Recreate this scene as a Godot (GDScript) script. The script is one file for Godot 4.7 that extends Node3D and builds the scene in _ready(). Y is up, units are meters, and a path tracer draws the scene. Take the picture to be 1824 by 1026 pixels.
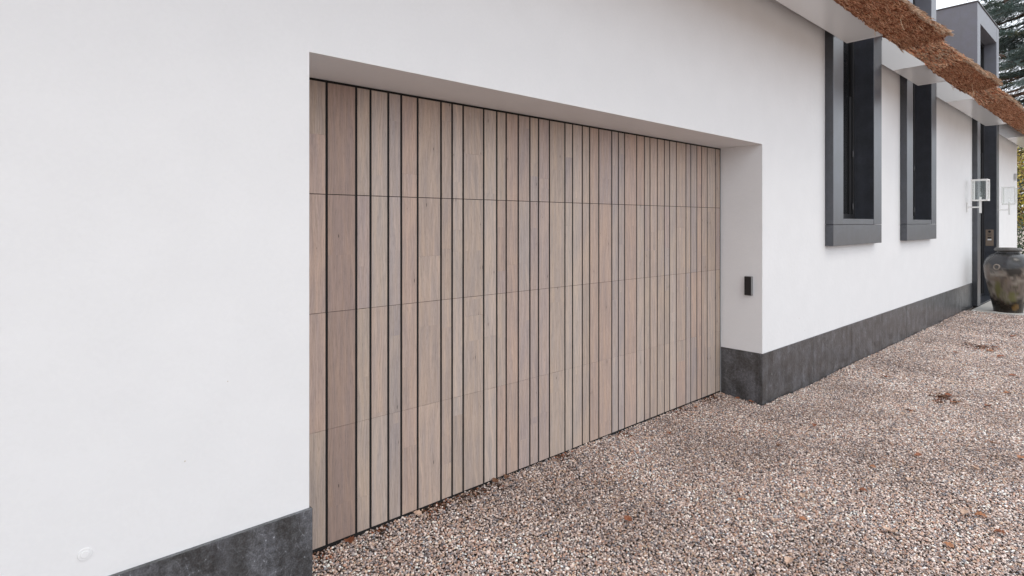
extends Node3D

# ---------------------------------------------------------------- shared state of the mesh helpers
var uv_scale := Vector2(1, 1)
var uv_shift := Vector2.ZERO
var tint := Color.WHITE
var used := {}
var M := {}
var rng := RandomNumberGenerator.new()

func lin(r: float, g: float, b: float) -> Color:      # a real-world base colour given as linear values
	return Color(r, g, b).linear_to_srgb()

func numbered(called: String) -> String:
	var n: int = used.get(called, -1) + 1
	used[called] = n
	return called if n == 0 else "%s_%03d" % [called, n]

func mat(base: Color, rough := 0.8, metal := 0.0) -> StandardMaterial3D:
	var m := StandardMaterial3D.new()
	m.albedo_color = base
	m.roughness = rough
	m.metallic = metal
	return m

func begin() -> SurfaceTool:
	var st := SurfaceTool.new()
	st.begin(Mesh.PRIMITIVE_TRIANGLES)
	return st

func build(called: String, st: SurfaceTool, m: Material, parent: Node3D = self) -> MeshInstance3D:
	var o := MeshInstance3D.new()
	o.name = numbered(called) if parent == self else called
	o.mesh = st.commit()
	o.material_override = m
	parent.add_child(o, true)
	return o

func thing(called: String, label: String, category: String, at := Vector3.ZERO, group := "") -> Node3D:
	var o := Node3D.new()
	o.name = numbered(called)
	add_child(o)
	o.position = at
	tag(o, label, category, group)
	return o

func tag(o: Node, label: String, category: String, group := "") -> void:
	o.set_meta("label", label)
	o.set_meta("category", category)
	if group:
		o.set_meta("group", group)

func plane_uv(p: Vector3, n: Vector3) -> Vector2:
	var a := n.abs()
	var q := Vector2(p.x, p.y)
	if a.x > a.y and a.x > a.z:
		q = Vector2(p.z, p.y)
	elif a.y > a.z:
		q = Vector2(p.x, p.z)
	return Vector2(q.x, -q.y) * uv_scale + uv_shift

func tri(st: SurfaceTool, a: Vector3, b: Vector3, c: Vector3, out: Vector3) -> void:
	var n := (c - a).cross(b - a).normalized()
	if n.dot(out) < 0.0:
		var k := b
		b = c
		c = k
		n = -n
	for p in [a, b, c]:
		st.set_color(tint)
		st.set_normal(n)
		st.set_uv(plane_uv(p, n))
		st.add_vertex(p)

func quad(st: SurfaceTool, a: Vector3, b: Vector3, c: Vector3, d: Vector3, out: Vector3) -> void:
	tri(st, a, b, c, out)
	tri(st, a, c, d, out)

func box(st: SurfaceTool, lo: Vector3, hi: Vector3, bevel := 0.0) -> void:
	var mid := (lo + hi) / 2.0
	var h := (hi - lo) / 2.0
	var bv: float = min(bevel, min(h.x, min(h.y, h.z)) * 0.45)
	var corner := func(s: Vector3, full: int) -> Vector3:
		var e := h - Vector3.ONE * bv
		e[full] = h[full]
		return mid + Vector3(s.x * e.x, s.y * e.y, s.z * e.z)
	for a in 3:
		var b := (a + 1) % 3
		var c := (a + 2) % 3
		for sa in [-1.0, 1.0]:
			var q: Array[Vector3] = []
			for k in [[-1.0, -1.0], [1.0, -1.0], [1.0, 1.0], [-1.0, 1.0]]:
				var s := Vector3.ZERO
				s[a] = sa
				s[b] = k[0]
				s[c] = k[1]
				q.append(corner.call(s, a))
			var out := Vector3.ZERO
			out[a] = sa
			quad(st, q[0], q[1], q[2], q[3], out)
			if bv > 0.0:
				for sb in [-1.0, 1.0]:
					var s1 := Vector3.ZERO
					s1[a] = sa
					s1[b] = sb
					s1[c] = -1.0
					var s2 := s1
					s2[c] = 1.0
					var o2 := Vector3.ZERO
					o2[a] = sa
					o2[b] = sb
					quad(st, corner.call(s1, a), corner.call(s2, a), corner.call(s2, b), corner.call(s1, b), o2)
	if bv > 0.0:
		for sx in [-1.0, 1.0]:
			for sy in [-1.0, 1.0]:
				for sz in [-1.0, 1.0]:
					var s := Vector3(sx, sy, sz)
					tri(st, corner.call(s, 0), corner.call(s, 1), corner.call(s, 2), s)

func prism_x(st: SurfaceTool, profile: Array, x0: float, x1: float) -> void:   # profile of (z, y) points, convex
	var mid := Vector2.ZERO
	for p in profile:
		mid += p / profile.size()
	var n := profile.size()
	for i in n:
		var a: Vector2 = profile[i]
		var b: Vector2 = profile[(i + 1) % n]
		var o2 := (a + b) / 2.0 - mid
		var e := b - a
		var nn := Vector2(e.y, -e.x)
		if nn.dot(o2) < 0.0:
			nn = -nn
		quad(st, Vector3(x0, a.y, a.x), Vector3(x1, a.y, a.x), Vector3(x1, b.y, b.x), Vector3(x0, b.y, b.x), Vector3(0, nn.y, nn.x))
		if i > 0 and i < n - 1:
			var c: Vector2 = profile[0]
			tri(st, Vector3(x0, c.y, c.x), Vector3(x0, a.y, a.x), Vector3(x0, b.y, b.x), Vector3.LEFT)
			tri(st, Vector3(x1, c.y, c.x), Vector3(x1, a.y, a.x), Vector3(x1, b.y, b.x), Vector3.RIGHT)

func tube(st: SurfaceTool, a: Vector3, b: Vector3, ra: float, rb: float, sides := 8) -> void:
	var d := (b - a).normalized()
	var u := d.cross(Vector3.UP if absf(d.y) < 0.9 else Vector3.RIGHT).normalized()
	var v := d.cross(u)
	for i in sides:
		var t0 := TAU * i / sides
		var t1 := TAU * (i + 1) / sides
		var p0 := u * cos(t0) + v * sin(t0)
		var p1 := u * cos(t1) + v * sin(t1)
		quad(st, a + p0 * ra, a + p1 * ra, b + p1 * rb, b + p0 * rb, p0 + p1)
		tri(st, a, a + p0 * ra, a + p1 * ra, -d)
		tri(st, b, b + p0 * rb, b + p1 * rb, d)

func lathe(st: SurfaceTool, profile: Array, sides: int, paint: Callable) -> void:   # profile of (radius, height)
	var n := profile.size()
	var rows := []
	for i in n:
		var row := []
		for k in sides + 1:
			var t := TAU * k / sides
			row.append(Vector3(profile[i].x * cos(t), profile[i].y, profile[i].x * sin(t)))
		rows.append(row)
	st.set_smooth_group(0)
	for i in n - 1:
		for k in sides:
			for p in [rows[i][k], rows[i][k + 1], rows[i + 1][k + 1], rows[i][k], rows[i + 1][k + 1], rows[i + 1][k]]:
				st.set_color(paint.call(p))
				st.set_uv(Vector2(p.x, p.y))
				st.add_vertex(p)
	st.index()
	st.generate_normals()

# ---------------------------------------------------------------- computed textures
func noise(s: int, freq: float, octaves := 3, kind := FastNoiseLite.TYPE_SIMPLEX_SMOOTH) -> FastNoiseLite:
	var n := FastNoiseLite.new()
	n.seed = s
	n.noise_type = kind
	n.frequency = freq
	n.fractal_type = FastNoiseLite.FRACTAL_FBM if octaves > 1 else FastNoiseLite.FRACTAL_NONE
	n.fractal_octaves = octaves
	return n

func layer(n: FastNoiseLite, w: int, h: int) -> PackedByteArray:
	var im := n.get_seamless_image(w, h, false, false, 0.15, true)
	im.convert(Image.FORMAT_L8)
	return im.get_data()

func texture(w: int, h: int, data: PackedByteArray, form := Image.FORMAT_RGB8) -> ImageTexture:
	return ImageTexture.create_from_image(Image.create_from_data(w, h, false, form, data))

func normal_texture(n: FastNoiseLite, size: int, strength: float) -> ImageTexture:
	var im := n.get_seamless_image(size, size, false, false, 0.15, true)
	im.convert(Image.FORMAT_RGBA8)
	im.bump_map_to_normal_map(strength)
	return ImageTexture.create_from_image(im)

func wood_texture() -> ImageTexture:
	var w := 1024
	var h := 1024
	var fine := noise(3, 1.0, 2)
	var broad := noise(4, 1.0, 3)
	var warp := noise(5, 1.0, 2)
	var d := PackedByteArray()
	d.resize(w * h * 3)
	var k := 0
	for y in h:
		for x in w:
			var wx := x + 26.0 * warp.get_noise_2d(x * 0.006, y * 0.0022)
			var ring := sin((wx + 34.0 * warp.get_noise_2d(x * 0.011 + 50.0, y * 0.0035)) * 0.085 + 3.5 * broad.get_noise_2d(x * 0.004, y * 0.0012))
			var f := fine.get_noise_2d(wx * 0.19, y * 0.0075)
			var b := broad.get_noise_2d(wx * 0.012 + 9.0, y * 0.0026)
			var long := fine.get_noise_2d(wx * 0.075 + 900.0, y * 0.0016)
			var v := 0.92 + 0.016 * ring + 0.085 * f + 0.045 * b + 0.05 * long
			var pore := fine.get_noise_2d(wx * 0.33 + 400.0, y * 0.018)
			if pore > 0.38:
				v -= (pore - 0.38) * 0.6
			v = clampf(v, 0.35, 1.0)
			var warm := b * 0.03
			d[k] = int(clampf(v + warm * 0.6, 0.0, 1.0) * 255.0)
			d[k + 1] = int(v * 252.0)
			d[k + 2] = int(clampf(v - warm, 0.0, 1.0) * 248.0)
			k += 3
	var pick := RandomNumberGenerator.new()
	pick.seed = 12
	for n in 7:      # small knots and checks with the grain bent round them
		var cx := pick.randi_range(30, w - 30)
		var cy := pick.randi_range(60, h - 60)
		var rx := pick.randf_range(2.0, 5.5)
		var ry := rx * pick.randf_range(1.6, 5.0)
		for y in range(-50, 51):
			for x in range(-26, 27):
				var e := sqrt(pow(x / rx, 2.0) + pow(y / ry, 2.0))
				var m := 1.0 - 0.45 * smoothstep(1.2, 0.3, e) - 0.07 * smoothstep(4.2, 1.0, e) * (0.5 + 0.5 * sin(e * 5.0))
				var q := ((cy + y) * w + cx + x) * 3
				for c in 3:
					d[q + c] = int(d[q + c] * m)
	return texture(w, h, d)

func stone_texture(base: Color, contrast: float, streaks: float, scratches := 0) -> ImageTexture:   # base in sRGB
	var w := 768
	var a := layer(noise(21, 0.008, 4), w, w)
	var b := layer(noise(22, 0.05, 4), w, w)
	var c := layer(noise(23, 0.19, 2), w, w)
	var s := layer(noise(24, 0.02, 3), w, w)
	var d := PackedByteArray()
	d.resize(w * w * 3)
	for y in w:
		for x in w:
			var i := y * w + x
			var v := 1.0 + contrast * ((a[i] - 128) / 128.0 * 0.42 + (b[i] - 128) / 128.0 * 0.36 + (c[i] - 128) / 128.0 * 0.4)
			v += streaks * (s[(y >> 4) * w + x] - 128) / 128.0
			if b[i] > 208 and c[i] > 150:
				v += contrast * 1.2
			d[i * 3] = int(clampf(base.r * v, 0.0, 1.0) * 255.0)
			d[i * 3 + 1] = int(clampf(base.g * v, 0.0, 1.0) * 255.0)
			d[i * 3 + 2] = int(clampf(base.b * v * (1.0 + 0.02 * (a[i] - 128) / 128.0), 0.0, 1.0) * 255.0)
	var pick := RandomNumberGenerator.new()
	pick.seed = 31
	for n in scratches:     # pale scuffs and scratches of the sawn stone
		var p := Vector2(pick.randf() * w, pick.randf() * w)
		var ang := pick.randf_range(0.6, 2.6)
		var turn := pick.randf_range(-0.03, 0.03)
		var light := pick.randf_range(0.12, 0.5)
		for k in pick.randi_range(6, 60):
			p += Vector2(cos(ang), sin(ang))
			ang += turn
			var q := (posmod(int(p.y), w) * w + posmod(int(p.x), w)) * 3
			for ch in 3:
				d[q + ch] = mini(255, int(d[q + ch] * (1.0 + light)))
	return texture(w, w, d)

func plaster_texture() -> ImageTexture:
	var w := 768
	var a := layer(noise(31, 0.006, 3), w, w)
	var b := layer(noise(32, 0.09, 3), w, w)
	var d := PackedByteArray()
	d.resize(w * w * 3)
	for i in w * w:
		var v := 0.905 + 0.006 * (a[i] - 128) / 128.0 + 0.004 * (b[i] - 128) / 128.0
		if b[i] > 236:
			v -= 0.012
		d[i * 3] = int(v * 254.0)
		d[i * 3 + 1] = int(v * 254.0)
		d[i * 3 + 2] = int(v * 255.0)
	return texture(w, w, d)

func ground_texture() -> ImageTexture:
	var w := 512
	var cell := noise(41, 0.11, 1, FastNoiseLite.TYPE_CELLULAR)
	cell.cellular_return_type = FastNoiseLite.RETURN_CELL_VALUE
	var edge := noise(41, 0.11, 1, FastNoiseLite.TYPE_CELLULAR)
	edge.cellular_return_type = FastNoiseLite.RETURN_DISTANCE2_SUB
	var a := layer(cell, w, w)
	var b := layer(edge, w, w)
	var d := PackedByteArray()
	d.resize(w * w * 3)
	for i in w * w:
		var v := (0.58 + 0.3 * a[i] / 255.0) * (0.75 + 0.25 * minf(1.0, b[i] / 70.0))
		d[i * 3] = int(v * 255.0)
		d[i * 3 + 1] = int(v * 238.0)
		d[i * 3 + 2] = int(v * 226.0)
	return texture(w, w, d)

func make_materials() -> void:
	var plaster := mat(Color.WHITE, 0.92)
	plaster.albedo_texture = plaster_texture()
	plaster.uv1_triplanar = true
	plaster.uv1_world_triplanar = true
	plaster.uv1_scale = Vector3.ONE * 0.55
	plaster.normal_enabled = true
	plaster.normal_texture = normal_texture(noise(33, 0.045, 4), 512, 1.2)
	plaster.normal_scale = 0.2
	M.plaster = plaster

	var wood := mat(Color.WHITE, 0.72)
	wood.albedo_texture = wood_texture()
	wood.vertex_color_use_as_albedo = true
	M.wood = wood

	var slab := mat(Color.WHITE, 0.33)
	slab.metallic_specular = 1.0
	slab.albedo_texture = stone_texture(lin(0.068, 0.071, 0.077), 0.8, 0.25, 700)
	slab.vertex_color_use_as_albedo = true
	slab.normal_enabled = true
	slab.normal_texture = normal_texture(noise(25, 0.06, 4), 512, 2.0)
	slab.normal_scale = 0.25
	M.slab = slab

	var frame_stone := mat(Color.WHITE, 0.31)
	frame_stone.metallic_specular = 0.85
	frame_stone.albedo_texture = stone_texture(lin(0.034, 0.038, 0.049), 0.3, 0.06)
	frame_stone.vertex_color_use_as_albedo = true
	M.frame_stone = frame_stone

	M.cladding = mat(lin(0.17, 0.178, 0.205), 0.4)
	M.cladding.albedo_texture = stone_texture(Color(0.95, 0.95, 0.96), 0.05, 0.01)
	M.gloss_white = mat(lin(0.80, 0.80, 0.80), 0.16)
	M.black_metal = mat(lin(0.012, 0.012, 0.014), 0.4)
	M.zinc = mat(lin(0.10, 0.10, 0.105), 0.5, 0.3)
	M.dark_gap = mat(lin(0.008, 0.007, 0.007), 0.9)
	var glass := mat(Color(0.03, 0.035, 0.04, 0.55), 0.02)
	glass.transparency = BaseMaterial3D.TRANSPARENCY_ALPHA
	M.dark_glass = glass
	var clear := mat(Color(0.86, 0.95, 0.93, 0.03), 0.02)
	clear.metallic_specular = 0.3
	clear.transparency = BaseMaterial3D.TRANSPARENCY_ALPHA
	M.clear_glass = clear
	M.white_metal = mat(lin(0.84, 0.84, 0.82), 0.45)
	M.pale_stone = mat(lin(0.52, 0.50, 0.47), 0.75)

	var thatch := mat(lin(0.55, 0.23, 0.105), 0.95)
	var tn := NoiseTexture2D.new()
	tn.noise = noise(51, 0.05, 4)
	tn.seamless = true
	tn.width = 512
	tn.height = 512
	var g := Gradient.new()
	g.set_color(0, Color(0.35, 0.3, 0.28))
	g.set_color(1, Color(1, 1, 1))
	tn.color_ramp = g
	thatch.albedo_texture = tn
	thatch.uv1_triplanar = true
	thatch.uv1_scale = Vector3(3, 3, 3)
	M.thatch = thatch
	var reed := mat(Color.WHITE, 0.85)
	reed.vertex_color_use_as_albedo = true
	M.reed = reed

	var pebble := mat(Color.WHITE, 0.7)
	pebble.vertex_color_use_as_albedo = true
	M.pebble = pebble
	var ground := mat(lin(0.95, 0.92, 0.88), 0.95)
	ground.albedo_texture = ground_texture()
	ground.uv1_triplanar = true
	ground.uv1_world_triplanar = true
	ground.uv1_scale = Vector3.ONE * 1.6
	M.ground = ground
	var bed := ground.duplicate()
	bed.albedo_color = lin(0.19, 0.165, 0.15)
	M.bed = bed
	M.leaf = mat(Color.WHITE, 0.7)
	M.leaf.vertex_color_use_as_albedo = true
	M.leaf.backlight_enabled = true
	M.leaf.backlight = Color(0.12, 0.1, 0.06)
	M.needle = mat(Color.WHITE, 0.7)
	M.needle.vertex_color_use_as_albedo = true
	M.bark = mat(lin(0.06, 0.045, 0.035), 0.95)
	M.glaze = mat(Color.WHITE, 0.27)
	M.glaze.vertex_color_use_as_albedo = true
	M.glaze.normal_enabled = true
	M.glaze.normal_texture = normal_texture(noise(61, 0.03, 3), 256, 2.0)
	M.glaze.normal_scale = 0.3
	M.glaze.uv1_triplanar = true
	M.glaze.uv1_scale = Vector3.ONE * 2.0

# ---------------------------------------------------------------- scene
const DOOR_Z := -0.396
const OPEN_X0 := 0.931
const OPEN_X1 := 5.055
const OPEN_Y := 2.35
const FRAMES := [[6.535, 8.17], [9.295, 10.93], [14.16, 16.56]]
const PROUD := 0.083
const JAMB := 0.298
const WALL_END := 19.9

func _ready() -> void:
	rng.seed = 7
	var cam := Camera3D.new()
	cam.name = "camera"
	var fwd := Vector3(0.66543, 0, -0.74646)
	var right := Vector3(0.74646, 0, 0.66543)
	cam.transform = Transform3D(Basis(right, Vector3.UP, -fwd), Vector3(0, 1.645, 2.3))
	cam.projection = Camera3D.PROJECTION_FRUSTUM
	cam.near = 0.05
	cam.far = 600.0
	cam.size = 0.05 * 1026.0 / 1010.0
	cam.frustum_offset = Vector2(0, -0.05 * 116.0 / 1010.0)
	add_child(cam)
	cam.current = true

	var we := WorldEnvironment.new()
	we.name = "environment"
	var env := Environment.new()
	env.background_mode = Environment.BG_SKY
	var sky := Sky.new()
	var sm := ProceduralSkyMaterial.new()
	sm.sky_top_color = Color(0.97, 0.988, 1.008)
	sm.sky_horizon_color = Color(0.79, 0.81, 0.84)
	sm.sky_curve = 0.6
	sm.ground_bottom_color = Color(0.5, 0.48, 0.46)
	sm.ground_horizon_color = Color(0.6, 0.58, 0.56)
	sm.sky_energy_multiplier = 1.43
	sm.sun_angle_max = 1.0
	sky.sky_material = sm
	env.sky = sky
	env.tonemap_mode = Environment.TONE_MAPPER_LINEAR
	env.tonemap_exposure = 1.0
	env.sdfgi_enabled = true
	env.ssao_enabled = true
	env.ssil_enabled = true
	we.environment = env
	add_child(we)

	var sun := DirectionalLight3D.new()
	sun.name = "sun"
	sun.light_energy = 0.21
	sun.light_color = Color(1.0, 0.97, 0.93)
	sun.light_angular_distance = 20.0
	sun.shadow_enabled = true
	sun.transform = Transform3D().looking_at(-Vector3(-0.2, 0.85, 0.55))
	add_child(sun)

	make_materials()
	make_ground()
	make_house()
	make_doorstep()
	make_jar()
	make_lantern(13.66, "white metal box lantern on the wall left of the dark entrance")
	make_lantern(17.0, "white metal box lantern on the far wall right of the dark entrance")
	make_intercom()
	make_keypad()
	make_sensor()
	make_trees()
	make_leaves()

# ---------------------------------------------------------------- ground and gravel
var bumps := noise(71, 0.9, 3)
var patches := noise(72, 0.5, 2)

func ground_y(x: float, z: float) -> float:
	var y := 0.012 * bumps.get_noise_2d(x, z)
	if x > 0.5 and x < 5.6:
		y += 0.04 * clampf((0.12 - z) / 0.5, 0.0, 1.0)
	return y

func make_ground() -> void:
	var st := begin()
	quad(st, Vector3(-200, -0.022, 200), Vector3(220, -0.022, 200), Vector3(220, -0.022, -200), Vector3(-200, -0.022, -200), Vector3.UP)
	var g := build("ground", st, M.ground)
	g.set_meta("kind", "structure")
	var sb := begin()
	quad(sb, Vector3(-2.0, -0.018, 4.5), Vector3(17.0, -0.018, 4.5), Vector3(17.0, -0.018, 0.02), Vector3(-2.0, -0.018, 0.02), Vector3.UP)
	quad(sb, Vector3(OPEN_X0, -0.014, 0.2), Vector3(OPEN_X1, -0.014, 0.2), Vector3(OPEN_X1, 0.028, -0.41), Vector3(OPEN_X0, 0.028, -0.41), Vector3.UP)
	build("gravel_bed", sb, M.bed).set_meta("kind", "structure")

	# one rounded stone, turned and stretched for every pebble of the drive
	var st2 := begin()
	var t := (1.0 + sqrt(5.0)) / 2.0
	var v: Array[Vector3] = []
	for p in [[-1, t, 0], [1, t, 0], [-1, -t, 0], [1, -t, 0], [0, -1, t], [0, 1, t], [0, -1, -t], [0, 1, -t], [t, 0, -1], [t, 0, 1], [-t, 0, -1], [-t, 0, 1]]:
		v.append(Vector3(p[0], p[1], p[2]).normalized())
	var faces := [[0, 11, 5], [0, 5, 1], [0, 1, 7], [0, 7, 10], [0, 10, 11], [1, 5, 9], [5, 11, 4], [11, 10, 2], [10, 7, 6], [7, 1, 8], [3, 9, 4], [3, 4, 2], [3, 2, 6], [3, 6, 8], [3, 8, 9], [4, 9, 5], [2, 4, 11], [6, 2, 10], [8, 6, 7], [9, 8, 1]]
	var lumps := noise(73, 0.9, 2)
	var lump := func(p: Vector3) -> Vector3:
		var q := p.normalized()
		return q * (1.0 + 0.32 * lumps.get_noise_3dv(q))
	st2.set_smooth_group(0)
	for f in faces:
		var a: Vector3 = v[f[0]]
		var b: Vector3 = v[f[1]]
		var c: Vector3 = v[f[2]]
		var ab := (a + b) / 2.0
		var bc := (b + c) / 2.0
		var ca := (c + a) / 2.0
		for tr in [[a, ab, ca], [ab, b, bc], [ca, bc, c], [ab, bc, ca]]:
			var q := [lump.call(tr[0]), lump.call(tr[1]), lump.call(tr[2])]
			var n: Vector3 = (q[2] - q[0]).cross(q[1] - q[0])
			if n.dot(q[0]) < 0.0:
				q = [q[0], q[2], q[1]]
			for p in q:
				st2.add_vertex(p)
	st2.index()
	st2.generate_normals()
	var stone := st2.commit()

	var spots: Array[Transform3D] = []
	var tints: Array[Color] = []
	var palette := [
		[Color(0.52, 0.44, 0.39), 3.0], [Color(0.66, 0.60, 0.55), 2.4], [Color(0.36, 0.28, 0.24), 3.0], [Color(0.30, 0.27, 0.26), 2.6], [Color(0.19, 0.165, 0.16), 1.4],
		[Color(0.38, 0.25, 0.19), 1.6], [Color(0.76, 0.71, 0.67), 0.7], [Color(0.47, 0.36, 0.27), 1.4], [Color(0.20, 0.21, 0.23), 1.0], [Color(0.10, 0.085, 0.08), 0.6]]
	var total := 0.0
	for p in palette:
		total += p[1]
	var z := -0.40
	while z < 4.5:
		var x := -2.0
		while x < 17.0:
			var fine := 0.66543 * x + 0.74646 * (2.3 - z) > 2.2 and z < 2.75 - 0.095 * x
			var step := 0.036 if not fine else 0.0086 if x < 6.5 else (0.0125 if x < 10.0 else 0.018)
			x += step
			if z < 0.012 and (x < 0.955 or x > 5.04):
				continue
			if x > 13.4 and z > -0.1 and z < 2.62:
				continue
			if fine and rng.randf() < 0.35 and x > 11.0:
				continue
			var px := x + rng.randf_range(-0.007, 0.007)
			var pz := z + rng.randf_range(-0.007, 0.007)
			if pz < 0.012 and (px < 0.955 or px > 5.04):
				continue
			var r := rng.randf_range(0.0030, 0.0060) * (1.7 if not fine else 1.0 if x < 6.5 else (1.2 if x < 10.0 else 1.5))
			if rng.randf() < 0.05:
				r *= 1.35
			var b := Basis.from_euler(Vector3(rng.randf_range(-0.7, 0.7), rng.randf() * TAU, rng.randf_range(-0.7, 0.7)))
			b = b * Basis.from_scale(Vector3(r * rng.randf_range(0.95, 1.5), r * rng.randf_range(0.55, 0.9), r * rng.randf_range(0.8, 1.1)))
			spots.append(Transform3D(b, Vector3(px, ground_y(px, pz) + rng.randf_range(-0.006, 0.007), pz)))
			var pick := rng.randf() * total
			var col: Color = palette[0][0]
			for p in palette:
				pick -= p[1]
				if pick <= 0.0:
					col = p[0]
					break
			var wear := 1.0 + 0.28 * patches.get_noise_2d(px * 2.0, pz * 2.0)
			var own := rng.randf_range(0.83, 1.16) * wear
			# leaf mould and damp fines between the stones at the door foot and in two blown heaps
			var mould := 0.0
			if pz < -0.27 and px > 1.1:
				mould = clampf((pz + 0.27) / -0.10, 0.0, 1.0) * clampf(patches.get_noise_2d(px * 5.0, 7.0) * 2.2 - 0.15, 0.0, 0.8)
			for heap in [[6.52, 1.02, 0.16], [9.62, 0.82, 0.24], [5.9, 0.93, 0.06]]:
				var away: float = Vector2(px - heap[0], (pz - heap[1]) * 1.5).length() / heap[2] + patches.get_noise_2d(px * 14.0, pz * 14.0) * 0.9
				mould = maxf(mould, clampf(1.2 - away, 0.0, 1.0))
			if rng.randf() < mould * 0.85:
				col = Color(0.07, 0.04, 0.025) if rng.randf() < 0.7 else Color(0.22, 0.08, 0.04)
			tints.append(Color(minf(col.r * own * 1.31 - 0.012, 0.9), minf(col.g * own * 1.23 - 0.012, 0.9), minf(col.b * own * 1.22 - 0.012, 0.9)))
		z += 0.0088
	var gravel := scatter("gravel", stone, spots, tints, M.pebble, self)
	gravel.set_meta("kind", "stuff")
	tag(gravel, "loose beige, brown and grey pebble gravel covering the driveway", "gravel")

func scatter(called: String, mesh: Mesh, spots: Array[Transform3D], tints: Array[Color], m: Material, parent: Node3D) -> MultiMeshInstance3D:
	var mm := MultiMesh.new()
	mm.transform_format = MultiMesh.TRANSFORM_3D
	mm.use_colors = true
	mm.mesh = mesh
	mm.instance_count = spots.size()
	for i in spots.size():
		mm.set_instance_transform(i, spots[i])
		mm.set_instance_color(i, tints[i])
	var o := MultiMeshInstance3D.new()
	o.name = numbered(called) if parent == self else called
	o.multimesh = mm
	o.material_override = m
	parent.add_child(o, true)
	return o

# ---------------------------------------------------------------- house
func make_house() -> void:
	var house := thing("house", "white plastered house with slatted wood garage door, dark stone plinth and thatched eaves", "house")
	make_walls(house)
	make_plinth(house)
	make_garage_door(house)
	for i in 2:
		make_opening(house, FRAMES[i][0], FRAMES[i][1], false)
	make_opening(house, FRAMES[2][0], FRAMES[2][1], true)
	make_soffits(house)
	make_roof(house)

func make_walls(house: Node3D) -> void:
	var xs := [-6.0, OPEN_X0, OPEN_X1]
	for f in FRAMES:
		xs.append_array([f[0] + 0.1, f[1] - 0.1])
	xs.append(WALL_END)
	var ys := [-0.2, 1.45, OPEN_Y, 4.1]
	var solid := func(i: int, j: int) -> bool:
		if i < 0 or j < 0 or i >= xs.size() - 1 or j >= ys.size() - 1:
			return true
		if i == 1:
			return j == 2
		if i == 3 or i == 5:
			return j == 0
		return i != 7
	var st := begin()
	var dep := -0.46
	var beyond: SurfaceTool
	for i in xs.size() - 1:
		for j in ys.size() - 1:
			var x0: float = xs[i]
			var x1: float = xs[i + 1]
			var y0: float = ys[j]
			var y1: float = ys[j + 1]
			if i == 8 and j == 0:
				build("wall", st, M.plaster, house)
				st = beyond
			if solid.call(i, j):
				quad(st, Vector3(x0, y0, 0), Vector3(x1, y0, 0), Vector3(x1, y1, 0), Vector3(x0, y1, 0), Vector3.BACK)
				quad(st, Vector3(x0, y0, dep), Vector3(x1, y0, dep), Vector3(x1, y1, dep), Vector3(x0, y1, dep), Vector3.FORWARD)
				continue
			if solid.call(i - 1, j):
				quad(st, Vector3(x0, y0, 0), Vector3(x0, y1, 0), Vector3(x0, y1, dep), Vector3(x0, y0, dep), Vector3.RIGHT)
			if i == 7 and j == 0:
				beyond = begin()
			if solid.call(i + 1, j):
				if i == 7:
					quad(beyond, Vector3(x1, y0, 0), Vector3(x1, y1, 0), Vector3(x1, y1, dep), Vector3(x1, y0, dep), Vector3.LEFT)
				else:
					quad(st, Vector3(x1, y0, 0), Vector3(x1, y1, 0), Vector3(x1, y1, dep), Vector3(x1, y0, dep), Vector3.LEFT)
			if j + 1 < ys.size() - 1 and solid.call(i, j + 1):
				quad(st, Vector3(x0, y1, 0), Vector3(x1, y1, 0), Vector3(x1, y1, dep), Vector3(x0, y1, dep), Vector3.DOWN)
			if j > 0 and solid.call(i, j - 1):
				quad(st, Vector3(x0, y0, 0), Vector3(x1, y0, 0), Vector3(x1, y0, dep), Vector3(x0, y0, dep), Vector3.UP)
	build("wall", st, M.plaster, house)
	# gable walls, each with its point under the ridge, and the back wall
	for g in [[-6.0, 0.3], [WALL_END, -0.3]]:
		var x: float = g[0]
		var xi: float = x + g[1]
		var s := begin()
		var prof := [Vector2(-0.003, -0.2), Vector2(-0.003, 4.04), Vector2(-4.5, 8.6), Vector2(-9.0, 4.04), Vector2(-9.0, -0.2)]
		prism_x(s, prof, minf(x, xi), maxf(x, xi))
		build("wall", s, M.plaster, house)
	var s3 := begin()
	box(s3, Vector3(-5.69, -0.2, -9.0), Vector3(WALL_END - 0.31, 4.05, -8.7))
	build("wall", s3, M.plaster, house)
	var s4 := begin()     # small round plaster plug low on the left part of the wall
	tint = Color.WHITE
	tube(s4, Vector3(0.19, 0.568, -0.002), Vector3(0.19, 0.568, 0.003), 0.021, 0.019, 24)
	tube(s4, Vector3(0.19, 0.568, 0.003), Vector3(0.19, 0.568, 0.005), 0.012, 0.011, 24)
	build("plug", s4, M.plaster, house)

	var dirt := mat(lin(0.62, 0.58, 0.53), 0.95)
	for k in [[0.478, 0.79, 0.004], [5.86, 0.70, 0.006], [6.0, 0.56, 0.005], [0.62, 1.05, 0.003]]:
		var sp := begin()
		tube(sp, Vector3(k[0], k[1], -0.002), Vector3(k[0], k[1], 0.0012), k[2], k[2] * 0.7, 7)
		build("speck", sp, dirt, house)

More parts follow.
